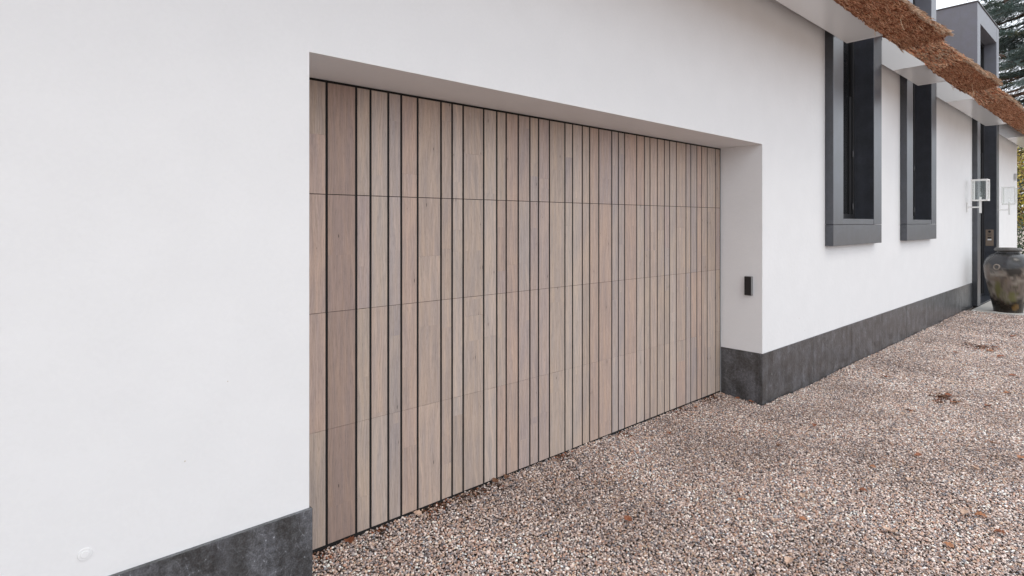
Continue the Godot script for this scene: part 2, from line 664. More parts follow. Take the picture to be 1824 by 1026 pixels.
func make_plinth(house: Node3D) -> void:
	uv_scale = Vector2(0.8, 0.8)
	var top := 0.472
	var runs := []
	var x := OPEN_X0 + 0.011
	var w := [1.32, 1.15, 1.2, 1.15, 1.2, 0.9]
	for k in w:
		runs.append([x - k, x, 0.012])
		x -= k
	x = OPEN_X1 - 0.004
	for k in [1.165, 1.13, 1.12, 1.13, 1.14, 1.1, 1.15, 1.13]:
		runs.append([x, x + k, 0.004])
		x += k
	runs.append([x, FRAMES[2][0] - 0.003, 0.004])
	runs.append([FRAMES[2][1] + 0.003, 17.8, 0.004])
	runs.append([17.8, 18.9, 0.004])
	runs.append([18.9, WALL_END + 0.004, 0.004])
	for r in runs:
		var st := begin()
		uv_shift = Vector2(rng.randf(), rng.randf())
		var v := rng.randf_range(0.92, 1.1)
		tint = Color(v, v, v)
		box(st, Vector3(r[0] + 0.0008, -0.15, -0.025), Vector3(r[1] - 0.0008, top, r[2]), 0.0025)
		build("plinth_slab", st, M.slab, house)
	for side in [0, 1]:
		var st := begin()
		uv_shift = Vector2(rng.randf(), rng.randf())
		tint = Color.WHITE * 0.9
		var xa: float = OPEN_X0 - 0.02 if side == 0 else OPEN_X1 - 0.004
		box(st, Vector3(xa, -0.15, DOOR_Z + 0.004), Vector3(xa + (0.031 if side == 0 else 0.03), top, -0.0252), 0.0008)
		build("plinth_slab", st, M.slab, house)
	tint = Color.WHITE
	uv_scale = Vector2.ONE
	uv_shift = Vector2.ZERO

func make_garage_door(house: Node3D) -> void:
	var back := begin()
	box(back, Vector3(OPEN_X0 + 0.001, 0.03, -0.455), Vector3(OPEN_X1 - 0.001, OPEN_Y - 0.001, -0.3992))
	var door := build("garage_door", back, M.dark_gap, house)
	# widths of the board courses follow a repeating rhythm of narrow, middle and wide
	var seams := [0.934, 1.023, 1.179, 1.336, 1.416, 1.52, 1.599, 1.703, 1.859, 1.937, 2.017, 2.173, 2.277, 2.355, 2.458, 2.561, 2.64, 2.744, 2.897, 2.976, 3.079, 3.159, 3.262, 3.414, 3.494, 3.572, 3.727, 3.831, 3.908, 4.011, 4.114, 4.193, 4.295, 4.447, 4.525, 4.628, 4.709, 4.809, 4.961, 5.043]
	var levels := [0.058, 0.624, 1.203, 1.786, 2.337]
	var hues := [Color(0.545, 0.44, 0.385), Color(0.55, 0.425, 0.37), Color(0.505, 0.43, 0.405), Color(0.535, 0.44, 0.385), Color(0.42, 0.315, 0.275), Color(0.575, 0.485, 0.435), Color(0.515, 0.42, 0.39)]
	var seam := [0.0, 0.0007, 0.0011, 0.0018, 0.0]
	var gap := 0.0066
	uv_scale = Vector2(1.9, 0.8)
	for i in seams.size() - 1:
		var x0: float = seams[i] + gap
		var x1: float = seams[i + 1] - gap
		var own: int = [0, 1, 2, 3, 5, 6][rng.randi() % 6]
		var run := Vector2(rng.randf() * 0.6, rng.randf())
		for j in 4:
			var y0: float = levels[j] + seam[j]
			var y1: float = levels[j + 1] - seam[j + 1]
			var cuts := [y0, y1]
			if rng.randf() < 0.22:
				cuts = [y0, y0 + (y1 - y0) * rng.randf_range(0.22, 0.82), y1]
			for k in cuts.size() - 1:
				var hue: Color = hues[own] if rng.randf() < 0.84 else hues[[0, 1, 2, 3, 5, 6][rng.randi() % 6]]
				var v := rng.randf_range(0.95, 1.05)
				if i == 2:
					hue = hues[4]
				tint = Color(hue.r * v, hue.g * v, hue.b * v)
				if k > 0 or rng.randf() < 0.3:
					run = Vector2(rng.randf() * 0.6, rng.randf())
				uv_shift = run
				var st := begin()
				var proud := rng.randf_range(-0.0003, 0.0003)
				box(st, Vector3(x0, cuts[k] + (0.00015 if k > 0 else 0.0), -0.417), Vector3(x1, cuts[k + 1] - (0.00015 if k < cuts.size() - 2 else 0.0), DOOR_Z + proud), 0.0006)
				build("board", st, M.wood, door)
	tint = Color.WHITE
	uv_scale = Vector2.ONE
	uv_shift = Vector2.ZERO
	var seal := begin()
	box(seal, Vector3(OPEN_X0 + 0.004, 0.036, -0.4172), Vector3(OPEN_X1 - 0.006, 0.0575, -0.3980))
	build("bottom_seal", seal, M.dark_gap, door)
	var rail := begin()
	box(rail, Vector3(5.0435, 0.06, -0.4172), Vector3(OPEN_X1 - 0.0015, OPEN_Y - 0.002, -0.3984))
	build("side_rail", rail, M.black_metal, door)

func stone_box(called: String, parent: Node3D, lo: Vector3, hi: Vector3, bevel := 0.003, m: Material = null) -> MeshInstance3D:
	var st := begin()
	uv_scale = Vector2(0.7, 0.7)
	uv_shift = Vector2(rng.randf(), rng.randf())
	var v := rng.randf_range(0.94, 1.06)
	tint = Color(v, v, v)
	box(st, lo, hi, bevel)
	tint = Color.WHITE
	uv_scale = Vector2.ONE
	uv_shift = Vector2.ZERO
	return build(called, st, m if m else M.frame_stone, parent)

func make_opening(house: Node3D, x0: float, x1: float, is_door: bool) -> void:
	var w := Node3D.new()
	w.name = "entrance" if is_door else "window"
	house.add_child(w, true)
	var top := 5.97
	var bottom := 0.012 if is_door else 1.627
	var i0 := x0 + JAMB
	var i1 := x1 - JAMB
	var bz := -0.2
	stone_box("jamb", w, Vector3(x0, bottom, bz), Vector3(i0, 4.1, PROUD))
	stone_box("jamb", w, Vector3(i1, bottom, bz), Vector3(x1, 4.1, PROUD))
	stone_box("jamb", w, Vector3(x0 + 0.003, 4.1, bz), Vector3(i0, top, PROUD - 0.002), 0.0004, M.cladding)
	stone_box("jamb", w, Vector3(i1, 4.1, bz), Vector3(x1 - 0.002, top, PROUD - 0.002), 0.003, M.cladding)
	stone_box("lintel", w, Vector3(i0 + 0.001, 5.61, bz), Vector3(i1 - 0.001, top, PROUD - 0.004), 0.003, M.cladding)
	if not is_door:
		stone_box("sill", w, Vector3(x0, 1.397, -0.04), Vector3(x1, 1.6245, PROUD))
		stone_box("sill", w, Vector3(i0 + 0.001, 1.6265, bz), Vector3(i1 - 0.001, 1.692, PROUD - 0.003))
	else:
		stone_box("threshold", w, Vector3(i0 + 0.001, -0.05, bz), Vector3(i1 - 0.001, 0.03, PROUD - 0.003))
	var low := 0.03 if is_door else 1.693
	# black frame of narrow stiles round the pane
	var st := begin()
	var zb := -0.19
	var zf := -0.128
	box(st, Vector3(i0, low, zb), Vector3(i0 + 0.055, 5.609, zf), 0.002)
	box(st, Vector3(i1 - 0.055, low, zb), Vector3(i1, 5.609, zf), 0.002)
	box(st, Vector3(i0 + 0.056, low, zb), Vector3(i1 - 0.056, low + 0.06, zf - 0.003), 0.002)
	box(st, Vector3(i0 + 0.056, 5.55, zb), Vector3(i1 - 0.056, 5.609, zf - 0.003), 0.002)
	if is_door:
		box(st, Vector3((i0 + i1) / 2 - 0.05, low + 0.061, zb), Vector3((i0 + i1) / 2 + 0.05, 3.199, zf - 0.004), 0.002)
	build("frame", st, M.black_metal, w)
	var sash := begin()
	box(sash, Vector3(i1 - 0.125, low + 0.061, zb + 0.01), Vector3(i1 - 0.062, 3.199, zf - 0.012), 0.003)
	build("sash", sash, M.black_metal, w)
	if not is_door:
		var hinge := begin()
		tube(hinge, Vector3(i1 - 0.075, low + 0.12, zf + 0.004), Vector3(i1 - 0.075, low + 0.19, zf + 0.004), 0.009, 0.009, 10)
		build("hinge", hinge, M.zinc, w)
		var hinge2 := begin()
		tube(hinge2, Vector3(i1 - 0.075, 2.46, zf + 0.004), Vector3(i1 - 0.075, 2.53, zf + 0.004), 0.009, 0.009, 10)
		build("hinge", hinge2, M.zinc, w)
	for y in [[low + 0.06, 5.55]]:
		var pane := begin()
		box(pane, Vector3(i0 + 0.05, y[0], -0.164), Vector3(i1 - 0.05, y[1], -0.156))
		build("pane", pane, M.dark_glass, w)
	# dormer above: cheeks running back into the roof and a thin metal cap
	for c in [[x0 + 0.003, x0 + 0.1], [x1 - 0.1, x1 - 0.003]]:
		stone_box("cheek", w, Vector3(c[0], 3.72, -2.2), Vector3(c[1], top - 0.001, bz - 0.0004), 0.0, M.cladding)
	var cap := begin()
	box(cap, Vector3(x0 - 0.014, top + 0.001, -2.3), Vector3(x1 + 0.014, top + 0.022, PROUD + 0.014), 0.003)
	build("dormer_roof", cap, M.zinc, w)

func make_soffits(house: Node3D) -> void:
	var runs := [[-6.2, FRAMES[0][0] + 0.02], [FRAMES[0][1] + 0.004, FRAMES[1][0] + 0.02], [FRAMES[1][1] + 0.004, FRAMES[2][0] + 0.02], [FRAMES[2][1] + 0.004, 20.2]]
	for r in runs:
		var st := begin()
		prism_x(st, [Vector2(0.0865, 3.63), Vector2(0.2, 3.53), Vector2(0.525, 3.53), Vector2(0.525, 3.55), Vector2(0.0865, 3.98)], r[0], r[1])
		build("soffit", st, M.gloss_white, house)
		var s2 := begin()
		prism_x(s2, [Vector2(0.002, 3.704), Vector2(0.0863, 3.63), Vector2(0.0863, 3.98), Vector2(0.002, 4.06)], r[0] if r[0] < 0 else r[0] + 0.001, r[1] - 0.022 if r[1] < 20 else r[1])
		build("soffit", s2, M.gloss_white, house)
		var e := begin()
		prism_x(e, [Vector2(0.0866, 3.626), Vector2(0.199, 3.5265), Vector2(0.526, 3.5265), Vector2(0.526, 3.545), Vector2(0.0866, 3.96)], r[1] + 0.0005, r[1] + 0.018)
		if r[1] < 20:
			build("soffit_edge", e, M.gloss_white, house)

# ---------------------------------------------------------------- thatched roof
const UP_SLOPE := Vector2(-0.7009, 0.7133)
const EAVE_IN := Vector2(0.6, 3.465)
const EAVE_OUT := Vector2(0.93, 3.54)
var section := Vector2(-100, 100)
var shag := noise(81, 9.0, 3)
var shag2 := noise(82, 2.2, 2)

func thatch_point(x: float, s: float, t: float, rough: float) -> Vector3:
	var lip := -0.03 * sin(PI * t) * clampf(1.0 - s / 0.15, 0.0, 1.0)
	var p: Vector2 = EAVE_IN.lerp(EAVE_OUT, t) + UP_SLOPE * (s + lip)
	if t > 0.93 and s < 0.06:
		p += (EAVE_IN - EAVE_OUT).normalized() * 0.03 * (t - 0.93) / 0.07
	# each length of thatch is combed out further and lower towards its right hand end
	var comb := 0.075 * smoothstep(section.y - 0.8, section.y, x) - 0.035 * smoothstep(section.x + 0.6, section.x, x)
	p += (EAVE_OUT - EAVE_IN + Vector2(0.0, -0.16)).normalized() * t * comb * clampf(1.0 - s, 0.0, 1.0)
	var q := Vector3(x, p.y, p.x)
	if rough > 0.0:
		q += Vector3(shag.get_noise_3dv(q * 1.0), shag.get_noise_3dv(q + Vector3(40, 0, 0)), shag.get_noise_3dv(q + Vector3(0, 60, 0))) * 0.03 * rough
		q.y += 0.022 * rough * shag2.get_noise_3dv(q)
	return q

func grid(st: SurfaceTool, nu: int, nv: int, f: Callable, out: Vector3) -> void:
	var pts := []
	for i in nu + 1:
		var row := []
		for j in nv + 1:
			row.append(f.call(float(i) / nu, float(j) / nv))
		pts.append(row)
	for i in nu:
		for j in nv:
			quad(st, pts[i][j], pts[i + 1][j], pts[i + 1][j + 1], pts[i][j + 1], out)

func thatch_block(x0: float, x1: float, len: float, detail: float) -> SurfaceTool:
	var st := begin()
	var nx := maxi(2, int((x1 - x0) / detail))
	var close := minf(len, 0.7)
	var ns := int(close / detail)
	var nt := int(0.36 / detail)
	var down := Vector3(0, -UP_SLOPE.y, -UP_SLOPE.x)
	var top := Vector3(0, 0.7, 0.7)
	grid(st, nx, nt, func(u: float, v: float) -> Vector3: return thatch_point(lerpf(x0, x1, u), 0.0, v, 1.0), down)
	grid(st, nx, ns, func(u: float, v: float) -> Vector3: return thatch_point(lerpf(x0, x1, u), close * v, 1.0, 1.0), top)
	grid(st, nx, ns, func(u: float, v: float) -> Vector3: return thatch_point(lerpf(x0, x1, u), close * v, 0.0, 1.0), -top)
	for e in [[x0, Vector3.LEFT], [x1, Vector3.RIGHT]]:
		var x: float = e[0]
		grid(st, ns, nt, func(u: float, v: float) -> Vector3: return thatch_point(x, close * u, v, 1.0), e[1])
		if len > close:
			grid(st, 12, 1, func(u: float, v: float) -> Vector3: return thatch_point(x, lerpf(close, len, u), v, 0.0), e[1])
	if len > close:
		grid(st, 2, 12, func(u: float, v: float) -> Vector3: return thatch_point(lerpf(x0, x1, u), lerpf(close, len, v), 1.0, 0.0), top)
		grid(st, 2, 2, func(u: float, v: float) -> Vector3: return thatch_point(lerpf(x0, x1, u), lerpf(close, len, v), 0.0, 0.0), -top)
	return st

func make_roof(house: Node3D) -> void:
	var st := begin()
	var a := 3.79
	# main slopes up to the ridge
	for flip in [false, true]:
		var f := func(p: Vector3) -> Vector3: return Vector3(p.x, p.y, -9.0 - p.z) if flip else p
		var s0 := 0.0 if flip else a
		for t in [0.0, 1.0]:
			var s1: float = 7.276 + 0.471 * t
			var q: Array[Vector3] = []
			for k in [[-6.3, s0], [20.35, s0], [20.35, s1], [-6.3, s1]]:
				q.append(f.call(thatch_point(k[0], k[1], t, 0.0)))
			quad(st, q[0], q[1], q[2], q[3], Vector3.UP if t > 0.5 else Vector3.DOWN)
		for x in [-6.3, 20.35]:
			quad(st, f.call(thatch_point(x, s0, 0, 0)), f.call(thatch_point(x, s0, 1, 0)), f.call(thatch_point(x, 7.747, 1, 0)), f.call(thatch_point(x, 7.276, 0, 0)), Vector3(signf(x), 0, 0))
		quad(st, f.call(thatch_point(-6.3, s0, 0, 0)), f.call(thatch_point(20.35, s0, 0, 0)), f.call(thatch_point(20.35, s0, 1, 0)), f.call(thatch_point(-6.3, s0, 1, 0)), Vector3.DOWN)
	var roof := build("roof", st, M.thatch, house)
	# boarding under the thatch between the dormers
	for r in [[-6.2, 6.53], [8.175, 9.29], [10.935, 14.155], [16.565, 20.1]]:
		var d := begin()
		var n := Vector2(-0.7133, -0.7009)
		var p0 := EAVE_IN + UP_SLOPE * 0.62 + n * 0.004
		var p1 := EAVE_IN + UP_SLOPE * 4.2 + n * 0.004
		prism_x(d, [p0, p1, p1 + n * 0.04, p0 + n * 0.04], r[0], r[1])
		build("roof_boarding", d, M.dark_gap, roof)
	var pieces := [[-6.3, 2.2, 0.06], [2.2, 6.93, 0.018], [8.24, 9.9, 0.018], [11.13, 14.45, 0.02], [16.35, 20.35, 0.03]]
	for p in pieces:
		section = Vector2(p[0] if p[0] > 3.0 else -100.0, p[1] if p[1] > 3.0 else 100.0)
		build("thatch_section", thatch_block(p[0], p[1], 3.8, p[2]), M.thatch, roof)
	# reed ends that stick out of the cut faces
	var rd := begin()
	for i in 3:
		var t0 := TAU * i / 3.0
		var t1 := TAU * (i + 1) / 3.0
		var p0 := Vector3(cos(t0), 0, sin(t0))
		var p1 := Vector3(cos(t1), 0, sin(t1))
		quad(rd, p0 - Vector3.UP * 0.5, p1 - Vector3.UP * 0.5, p1 * 0.8 + Vector3.UP * 0.5, p0 * 0.8 + Vector3.UP * 0.5, p0 + p1)
		tri(rd, Vector3.UP * 0.5, p0 * 0.8 + Vector3.UP * 0.5, p1 * 0.8 + Vector3.UP * 0.5, Vector3.UP)
	var reed := rd.commit()
	var spots: Array[Transform3D] = []
	var tints: Array[Color] = []
	var shades := [Color(0.58, 0.29, 0.165), Color(0.64, 0.37, 0.22), Color(0.26, 0.10, 0.055), Color(0.78, 0.50, 0.33), Color(0.48, 0.20, 0.11)]
	var pale := [Color(0.52, 0.38, 0.27), Color(0.44, 0.29, 0.19), Color(0.62, 0.48, 0.36), Color(0.32, 0.19, 0.12)]
	var slope := Vector3(0, -UP_SLOPE.y, -UP_SLOPE.x)
	var add := func(at: Vector3, dir: Vector3, length: float, radius: float, col: Color) -> void:
		var y := dir.normalized()
		var xx := y.cross(Vector3(0.31, 0.2, 0.93)).normalized()
		var zz := xx.cross(y)
		spots.append(Transform3D(Basis(xx * radius, y * length, zz * radius), at))
		var v := rng.randf_range(0.75, 1.25)
		tints.append(Color(col.r * v, col.g * v, col.b * v))
	for p in pieces.slice(1):
		var x0: float = p[0]
		var x1: float = p[1]
		section = Vector2(x0 if x0 > 3.0 else -100.0, x1)
		var near := 1.0 if x0 < 11.0 else 0.6
		var n := int((x1 - maxf(x0, 3.2)) * 3600.0 * near)
		for i in n:
			var t := rng.randf()
			var at := thatch_point(rng.randf_range(maxf(x0, 3.2), x1), 0.0, t, 1.0)
			var dir := slope + Vector3(rng.randf_range(-0.9, 0.9), rng.randf_range(-0.5, 0.5), rng.randf_range(-0.5, 0.5))
			var col: Color = shades[rng.randi() % shades.size()]
			if t > 0.94 and rng.randf() < 0.6:
				col = pale[rng.randi() % pale.size()]
			add.call(at + dir.normalized() * 0.004, dir, rng.randf_range(0.03, 0.07), rng.randf_range(0.0018, 0.0036), col)
		for i in int((x1 - maxf(x0, 3.2)) * 1500.0 * near):
			var s := pow(rng.randf(), 2.0) * 0.5
			var at := thatch_point(rng.randf_range(maxf(x0, 3.2), x1), s, 1.0, 1.0)
			var dir := slope + Vector3(rng.randf_range(-0.35, 0.35), rng.randf_range(-0.1, 0.25), rng.randf_range(-0.1, 0.25))
			add.call(at, dir, rng.randf_range(0.06, 0.16), rng.randf_range(0.002, 0.0036), pale[rng.randi() % pale.size()])
		for e in [x0, x1]:
			if e == 2.2 or e > 20.0:
				continue
			var way := -1.0 if e == x0 else 1.0
			for i in int(2200 * near):
				var s := rng.randf() * 0.75
				var t := rng.randf()
				var at := thatch_point(e, s, t, 1.0)
				var dir := slope * 0.9 + Vector3(way * rng.randf_range(0.0, 0.7), rng.randf_range(-0.35, 0.35), rng.randf_range(-0.35, 0.35))
				add.call(at + Vector3(way * 0.014, 0, 0), dir, rng.randf_range(0.06, 0.12), rng.randf_range(0.004, 0.008), shades[rng.randi() % shades.size()] if rng.randf() < 0.75 else pale[rng.randi() % 2])
	var stubs := scatter("reed", reed, spots, tints, M.reed, roof)
	stubs.set_meta("kind", "stuff")
	section = Vector2(-100, 100)
	# a few long loose straws that hang from the eaves
	for k in [[5.93, 0.62, Vector3(0.1, -1, 0.15), 0.13], [6.35, 0.75, Vector3(0.25, -0.9, 0.5), 0.09], [6.6, 0.9, Vector3(0.3, -0.7, 0.7), 0.10], [5.2, 0.02, Vector3(0.2, -1, 0.1), 0.07], [9.35, 0.5, Vector3(0.02, -1, 0.1), 0.17], [9.2, 0.03, Vector3(0.1, -1, 0), 0.08], [9.75, 0.97, Vector3(0.6, -0.5, 0.8), 0.15], [6.05, 0.03, Vector3(0.3, -1, -0.1), 0.06]]:
		var s := begin()
		var at := thatch_point(k[0], 0.0, k[1], 1.0)
		tint = Color(0.62, 0.45, 0.30)
		var d: Vector3 = k[2].normalized()
		tube(s, at - d * 0.02, at + d * k[3] * 0.55, 0.0032, 0.003, 6)
		tube(s, at + d * k[3] * 0.55, at + (d + Vector3(0.08, 0, 0.05)).normalized() * k[3], 0.003, 0.002, 6)
		build("straw", s, M.reed, roof)
	tint = Color.WHITE

# ---------------------------------------------------------------- things by the entrance
func make_doorstep() -> void:
	var st := begin()
	box(st, Vector3(13.46, -0.12, 0.09), Vector3(17.4, 0.012, 2.6), 0.006)
	var o := build("doorstep", st, M.pale_stone)
	tag(o, "pale flat stone slab on the ground before the entrance, under the jar", "doorstep")

func make_jar() -> void:
	var jar := thing("jar", "large old glazed stoneware jar with mossy green foot standing beside the entrance", "jar", Vector3(13.76, 0.012, 0.585))
	jar.rotation.y = 0.3
	var blot := noise(91, 3.2, 4)
	var blot2 := noise(92, 7.0, 3)
	var paint := func(p: Vector3) -> Color:
		var b := blot.get_noise_3dv(p)
		var f := blot2.get_noise_3dv(p)
		var c := Color(0.18, 0.145, 0.12)
		c = c.lerp(Color(0.30, 0.265, 0.225), clampf(b * 2.4 + 0.3, 0.0, 1.0))
		c = c.lerp(Color(0.05, 0.05, 0.052), smoothstep(0.72, 0.86, p.y + b * 0.16))
		c = c.lerp(Color(0.02, 0.018, 0.016), clampf((f - 0.12) * 2.5, 0.0, 0.5))
		c = c.lerp(Color(0.10, 0.095, 0.04), clampf((b + f * 0.7 - 0.05) * 2.5, 0.0, 0.6) * smoothstep(0.6, 0.35, p.y))
		c = c.lerp(Color(0.022, 0.017, 0.012), smoothstep(0.36, 0.10, p.y + b * 0.3 + f * 0.15) * 0.9)
		var around := atan2(p.z, p.x)
		if around < 0.0:
			around += TAU
		for k in [[3.12, 0.755, 0.30, 0.075, Color(0.012, 0.012, 0.012)], [3.8, 0.42, 0.2, 0.13, Color(0.13, 0.125, 0.04)], [3.1, 0.28, 0.24, 0.06, Color(0.15, 0.145, 0.06)], [3.4, 0.05, 1.1, 0.10, Color(0.014, 0.011, 0.008)], [2.85, 0.10, 0.16, 0.05, Color(0.16, 0.09, 0.03)], [3.9, 0.62, 0.35, 0.05, Color(0.16, 0.12, 0.09)]]:
			var off: float = sqrt(pow((around - k[0]) / k[2], 2.0) + pow((p.y - k[1]) / k[3], 2.0)) + b * 1.3 + f * 0.9
			c = c.lerp(k[4], smoothstep(1.4, 0.6, off) * 0.85)
		c = c.lerp(Color(0.13, 0.12, 0.11), smoothstep(1.09, 1.12, p.y) * 0.6)
		return c
	var knots := [Vector2(0, 0), Vector2(0.195, 0.0), Vector2(0.208, 0.012), Vector2(0.222, 0.10), Vector2(0.252, 0.24), Vector2(0.29, 0.42), Vector2(0.325, 0.60), Vector2(0.345, 0.73), Vector2(0.35, 0.81), Vector2(0.343, 0.88), Vector2(0.318, 0.955), Vector2(0.27, 1.02), Vector2(0.215, 1.06), Vector2(0.18, 1.078), Vector2(0.166, 1.095), Vector2(0.172, 1.108), Vector2(0.192, 1.118), Vector2(0.2, 1.135), Vector2(0.198, 1.158), Vector2(0.185, 1.172), Vector2(0.168, 1.174), Vector2(0.152, 1.16), Vector2(0.146, 1.1), Vector2(0.2, 1.02), Vector2(0.3, 0.85), Vector2(0.27, 0.4), Vector2(0.0, 0.1)]
	var prof := []
	for i in knots.size() - 1:
		var a: Vector2 = knots[maxi(i - 1, 0)]
		var d: Vector2 = knots[mini(i + 2, knots.size() - 1)]
		for k in 3:
			var q: Vector2 = knots[i].cubic_interpolate(knots[i + 1], a, d, k / 3.0)
			prof.append(Vector2(maxf(q.x, 0.0), q.y))
	prof.append(knots[-1])
	var st := begin()
	lathe(st, prof, 96, paint)
	build("body", st, M.glaze, jar)
	# ring lugs on the shoulder, each with a small boss under it
	for k in 4:
		var ang := 3.78 + k * PI / 2.0
		var out := Vector3(cos(ang), 0, sin(ang))
		var side := Vector3(-sin(ang), 0, cos(ang))
		var up := (Vector3.UP - out * 0.12).normalized()
		var lug := begin()
		tint = Color(0.24, 0.205, 0.175)
		var c := out * 0.349 + Vector3.UP * 0.83
		for i in 16:
			var t0 := TAU * i / 16.0
			var t1 := TAU * (i + 1) / 16.0
			tube(lug, c + (side * cos(t0) + up * sin(t0)) * 0.045, c + (side * cos(t1) + up * sin(t1)) * 0.045, 0.013, 0.013, 8)
		build("lug", lug, M.glaze, jar)
		var boss := begin()
		tube(boss, out * 0.325 + Vector3.UP * 0.67, out * 0.352 + Vector3.UP * 0.67, 0.022, 0.014, 10)
		build("boss", boss, M.glaze, jar)
	tint = Color.WHITE

func make_lantern(x: float, label: String) -> void:
	var o := thing("wall_lantern", label, "wall lantern", Vector3(x, 1.83, 0.0), "white box lanterns beside the entrance")
	var z := 0.203
	var plate := begin()
	box(plate, Vector3(-0.035, 0.02, 0.0005), Vector3(0.035, 0.2, 0.018), 0.004)
	build("wall_plate", plate, M.white_metal, o)
	var arm := begin()
	box(arm, Vector3(-0.0125, 0.098, 0.0185), Vector3(0.0125, 0.123, z - 0.0165), 0.002)
	build("arm", arm, M.white_metal, o)
	var stem := begin()
	box(stem, Vector3(-0.016, 0.0, z - 0.016), Vector3(0.016, 0.25, z + 0.016), 0.003)
	tube(stem, Vector3(0, 0.2505, z), Vector3(0, 0.30, z), 0.018, 0.018, 14)
	build("stem", stem, M.white_metal, o)
	var bulb := begin()
	lathe(bulb, [Vector2(0.0, 0.0), Vector2(0.014, 0.0), Vector2(0.02, 0.025), Vector2(0.03, 0.05), Vector2(0.03, 0.075), Vector2(0.02, 0.095), Vector2(0.0, 0.102)], 16, func(_p: Vector3) -> Color: return Color.WHITE)
	var bl := build("bulb", bulb, M.clear_glass, o)
	bl.position = Vector3(0, 0.301, z)
	var h := 0.122
	var y0 := 0.228
	var y1 := 0.632
	var b := 0.0115
	var fr := begin()
	for sx in [-1.0, 1.0]:
		for sz in [-1.0, 1.0]:
			var c := Vector3(sx * (h - b), 0, z + sz * (h - b))
			box(fr, c + Vector3(-b, y0 + 2 * b, -b), c + Vector3(b, y1 - 2 * b, b), 0.002)
	for y in [y0 + b, y1 - b]:
		for s in [-1.0, 1.0]:
			var cz := Vector3(0, y, z + s * (h - b))
			box(fr, cz - Vector3(h, b, b), cz + Vector3(h, b, b), 0.002)
			var cx := Vector3(s * (h - b), y, z)
			box(fr, cx - Vector3(b - 0.0005, b - 0.0005, h - 2 * b), cx + Vector3(b - 0.0005, b - 0.0005, h - 2 * b))
	box(fr, Vector3(-h + 2 * b, y0 + 0.004, z - 0.012), Vector3(h - 2 * b, y0 + 0.012, z + 0.012))
	build("frame", fr, M.white_metal, o)
	for k in 4:
		var p := begin()
		var s := -1.0 if k % 2 == 0 else 1.0
		var e := h - 0.001 - 2 * b
		if k < 2:
			box(p, Vector3(s * (h - b) - 0.0015, y0 + 2 * b, z - e), Vector3(s * (h - b) + 0.0015, y1 - 2 * b, z + e))
		else:
			box(p, Vector3(-e, y0 + 2 * b, z + s * (h - b) - 0.0015), Vector3(e, y1 - 2 * b, z + s * (h - b) + 0.0015))
		build("pane", p, M.clear_glass, o)

func make_intercom() -> void:
	var x := FRAMES[2][1] - JAMB
	var o := thing("intercom", "bronze door intercom plate with camera eye on the dark entrance reveal", "intercom", Vector3(x, 1.137, -0.037))
	var st := begin()
	box(st, Vector3(-0.008, 0, -0.068), Vector3(-0.0005, 0.358, 0.068), 0.002)
	build("plate", st, mat(lin(0.27, 0.21, 0.165), 0.4, 0.35), o)
	var eye := begin()
	tube(eye, Vector3(-0.0085, 0.315, 0), Vector3(-0.018, 0.315, 0), 0.026, 0.02, 20)
	build("camera_eye", eye, M.black_metal, o)
	for i in 3:
		for j in 3:
			var s := begin()
			box(s, Vector3(-0.0095, 0.222 + i * 0.018, -0.03 + j * 0.022), Vector3(-0.0083, 0.23 + i * 0.018, -0.016 + j * 0.022))
			build("speaker_slot", s, M.black_metal, o)
	var btn := begin()
	box(btn, Vector3(-0.011, 0.165, -0.032), Vector3(-0.0083, 0.192, 0.03), 0.001)
	build("reader_window", btn, M.black_metal, o)
	var plate := begin()
	box(plate, Vector3(-0.011, 0.122, -0.034), Vector3(-0.0083, 0.152, 0.034), 0.001)
	build("name_plate", plate, mat(lin(0.85, 0.85, 0.85), 0.3), o)

func make_keypad() -> void:
	var o := thing("keypad", "small black door keypad on the white reveal right of the garage door", "keypad", Vector3(OPEN_X1, 0.985, -0.118))
	var st := begin()
	box(st, Vector3(-0.03, 0, -0.034), Vector3(-0.0005, 0.175, 0.034), 0.004)
	build("housing", st, mat(lin(0.22, 0.22, 0.225), 0.45), o)
	var f := begin()
	box(f, Vector3(-0.036, 0.004, -0.031), Vector3(-0.0305, 0.171, 0.031), 0.0025)
	build("cover", f, mat(lin(0.012, 0.012, 0.013), 0.3), o)

func make_sensor() -> void:
	var o := thing("sensor_box", "small pale grey sensor box high on the wall near its far corner", "sensor", Vector3(19.36, 2.76, 0.0))
	var st := begin()
	box(st, Vector3(-0.05, 0.0, 0.0005), Vector3(0.05, 0.15, 0.06), 0.008)
	build("housing", st, mat(lin(0.5, 0.5, 0.5), 0.5), o)
	var l := begin()
	tube(l, Vector3(0.0, -0.0005, 0.03), Vector3(0.0, -0.03, 0.035), 0.026, 0.02, 14)
	build("lens", l, mat(lin(0.6, 0.6, 0.6), 0.3), o)

# ---------------------------------------------------------------- trees
func make_trees() -> void:
	make_spruce()
	make_shrub("autumn_shrub", "tall shrub with yellow green autumn leaves beyond the far house corner", Vector3(24.6, 0, 0.1), Vector3(1.5, 1.5, 1.4), 2.95, 5200, [Color(0.42, 0.36, 0.05), Color(0.55, 0.42, 0.10), Color(0.22, 0.26, 0.05), Color(0.62, 0.52, 0.2), Color(0.28, 0.16, 0.07)], 0.075)
	make_shrub("laurel_shrub", "dark green evergreen shrub low behind the far house corner", Vector3(22.6, 0, 0.35), Vector3(1.1, 0.95, 1.0), 0.85, 4200, [Color(0.02, 0.05, 0.015), Color(0.035, 0.075, 0.02), Color(0.015, 0.03, 0.012), Color(0.06, 0.09, 0.025)], 0.06)

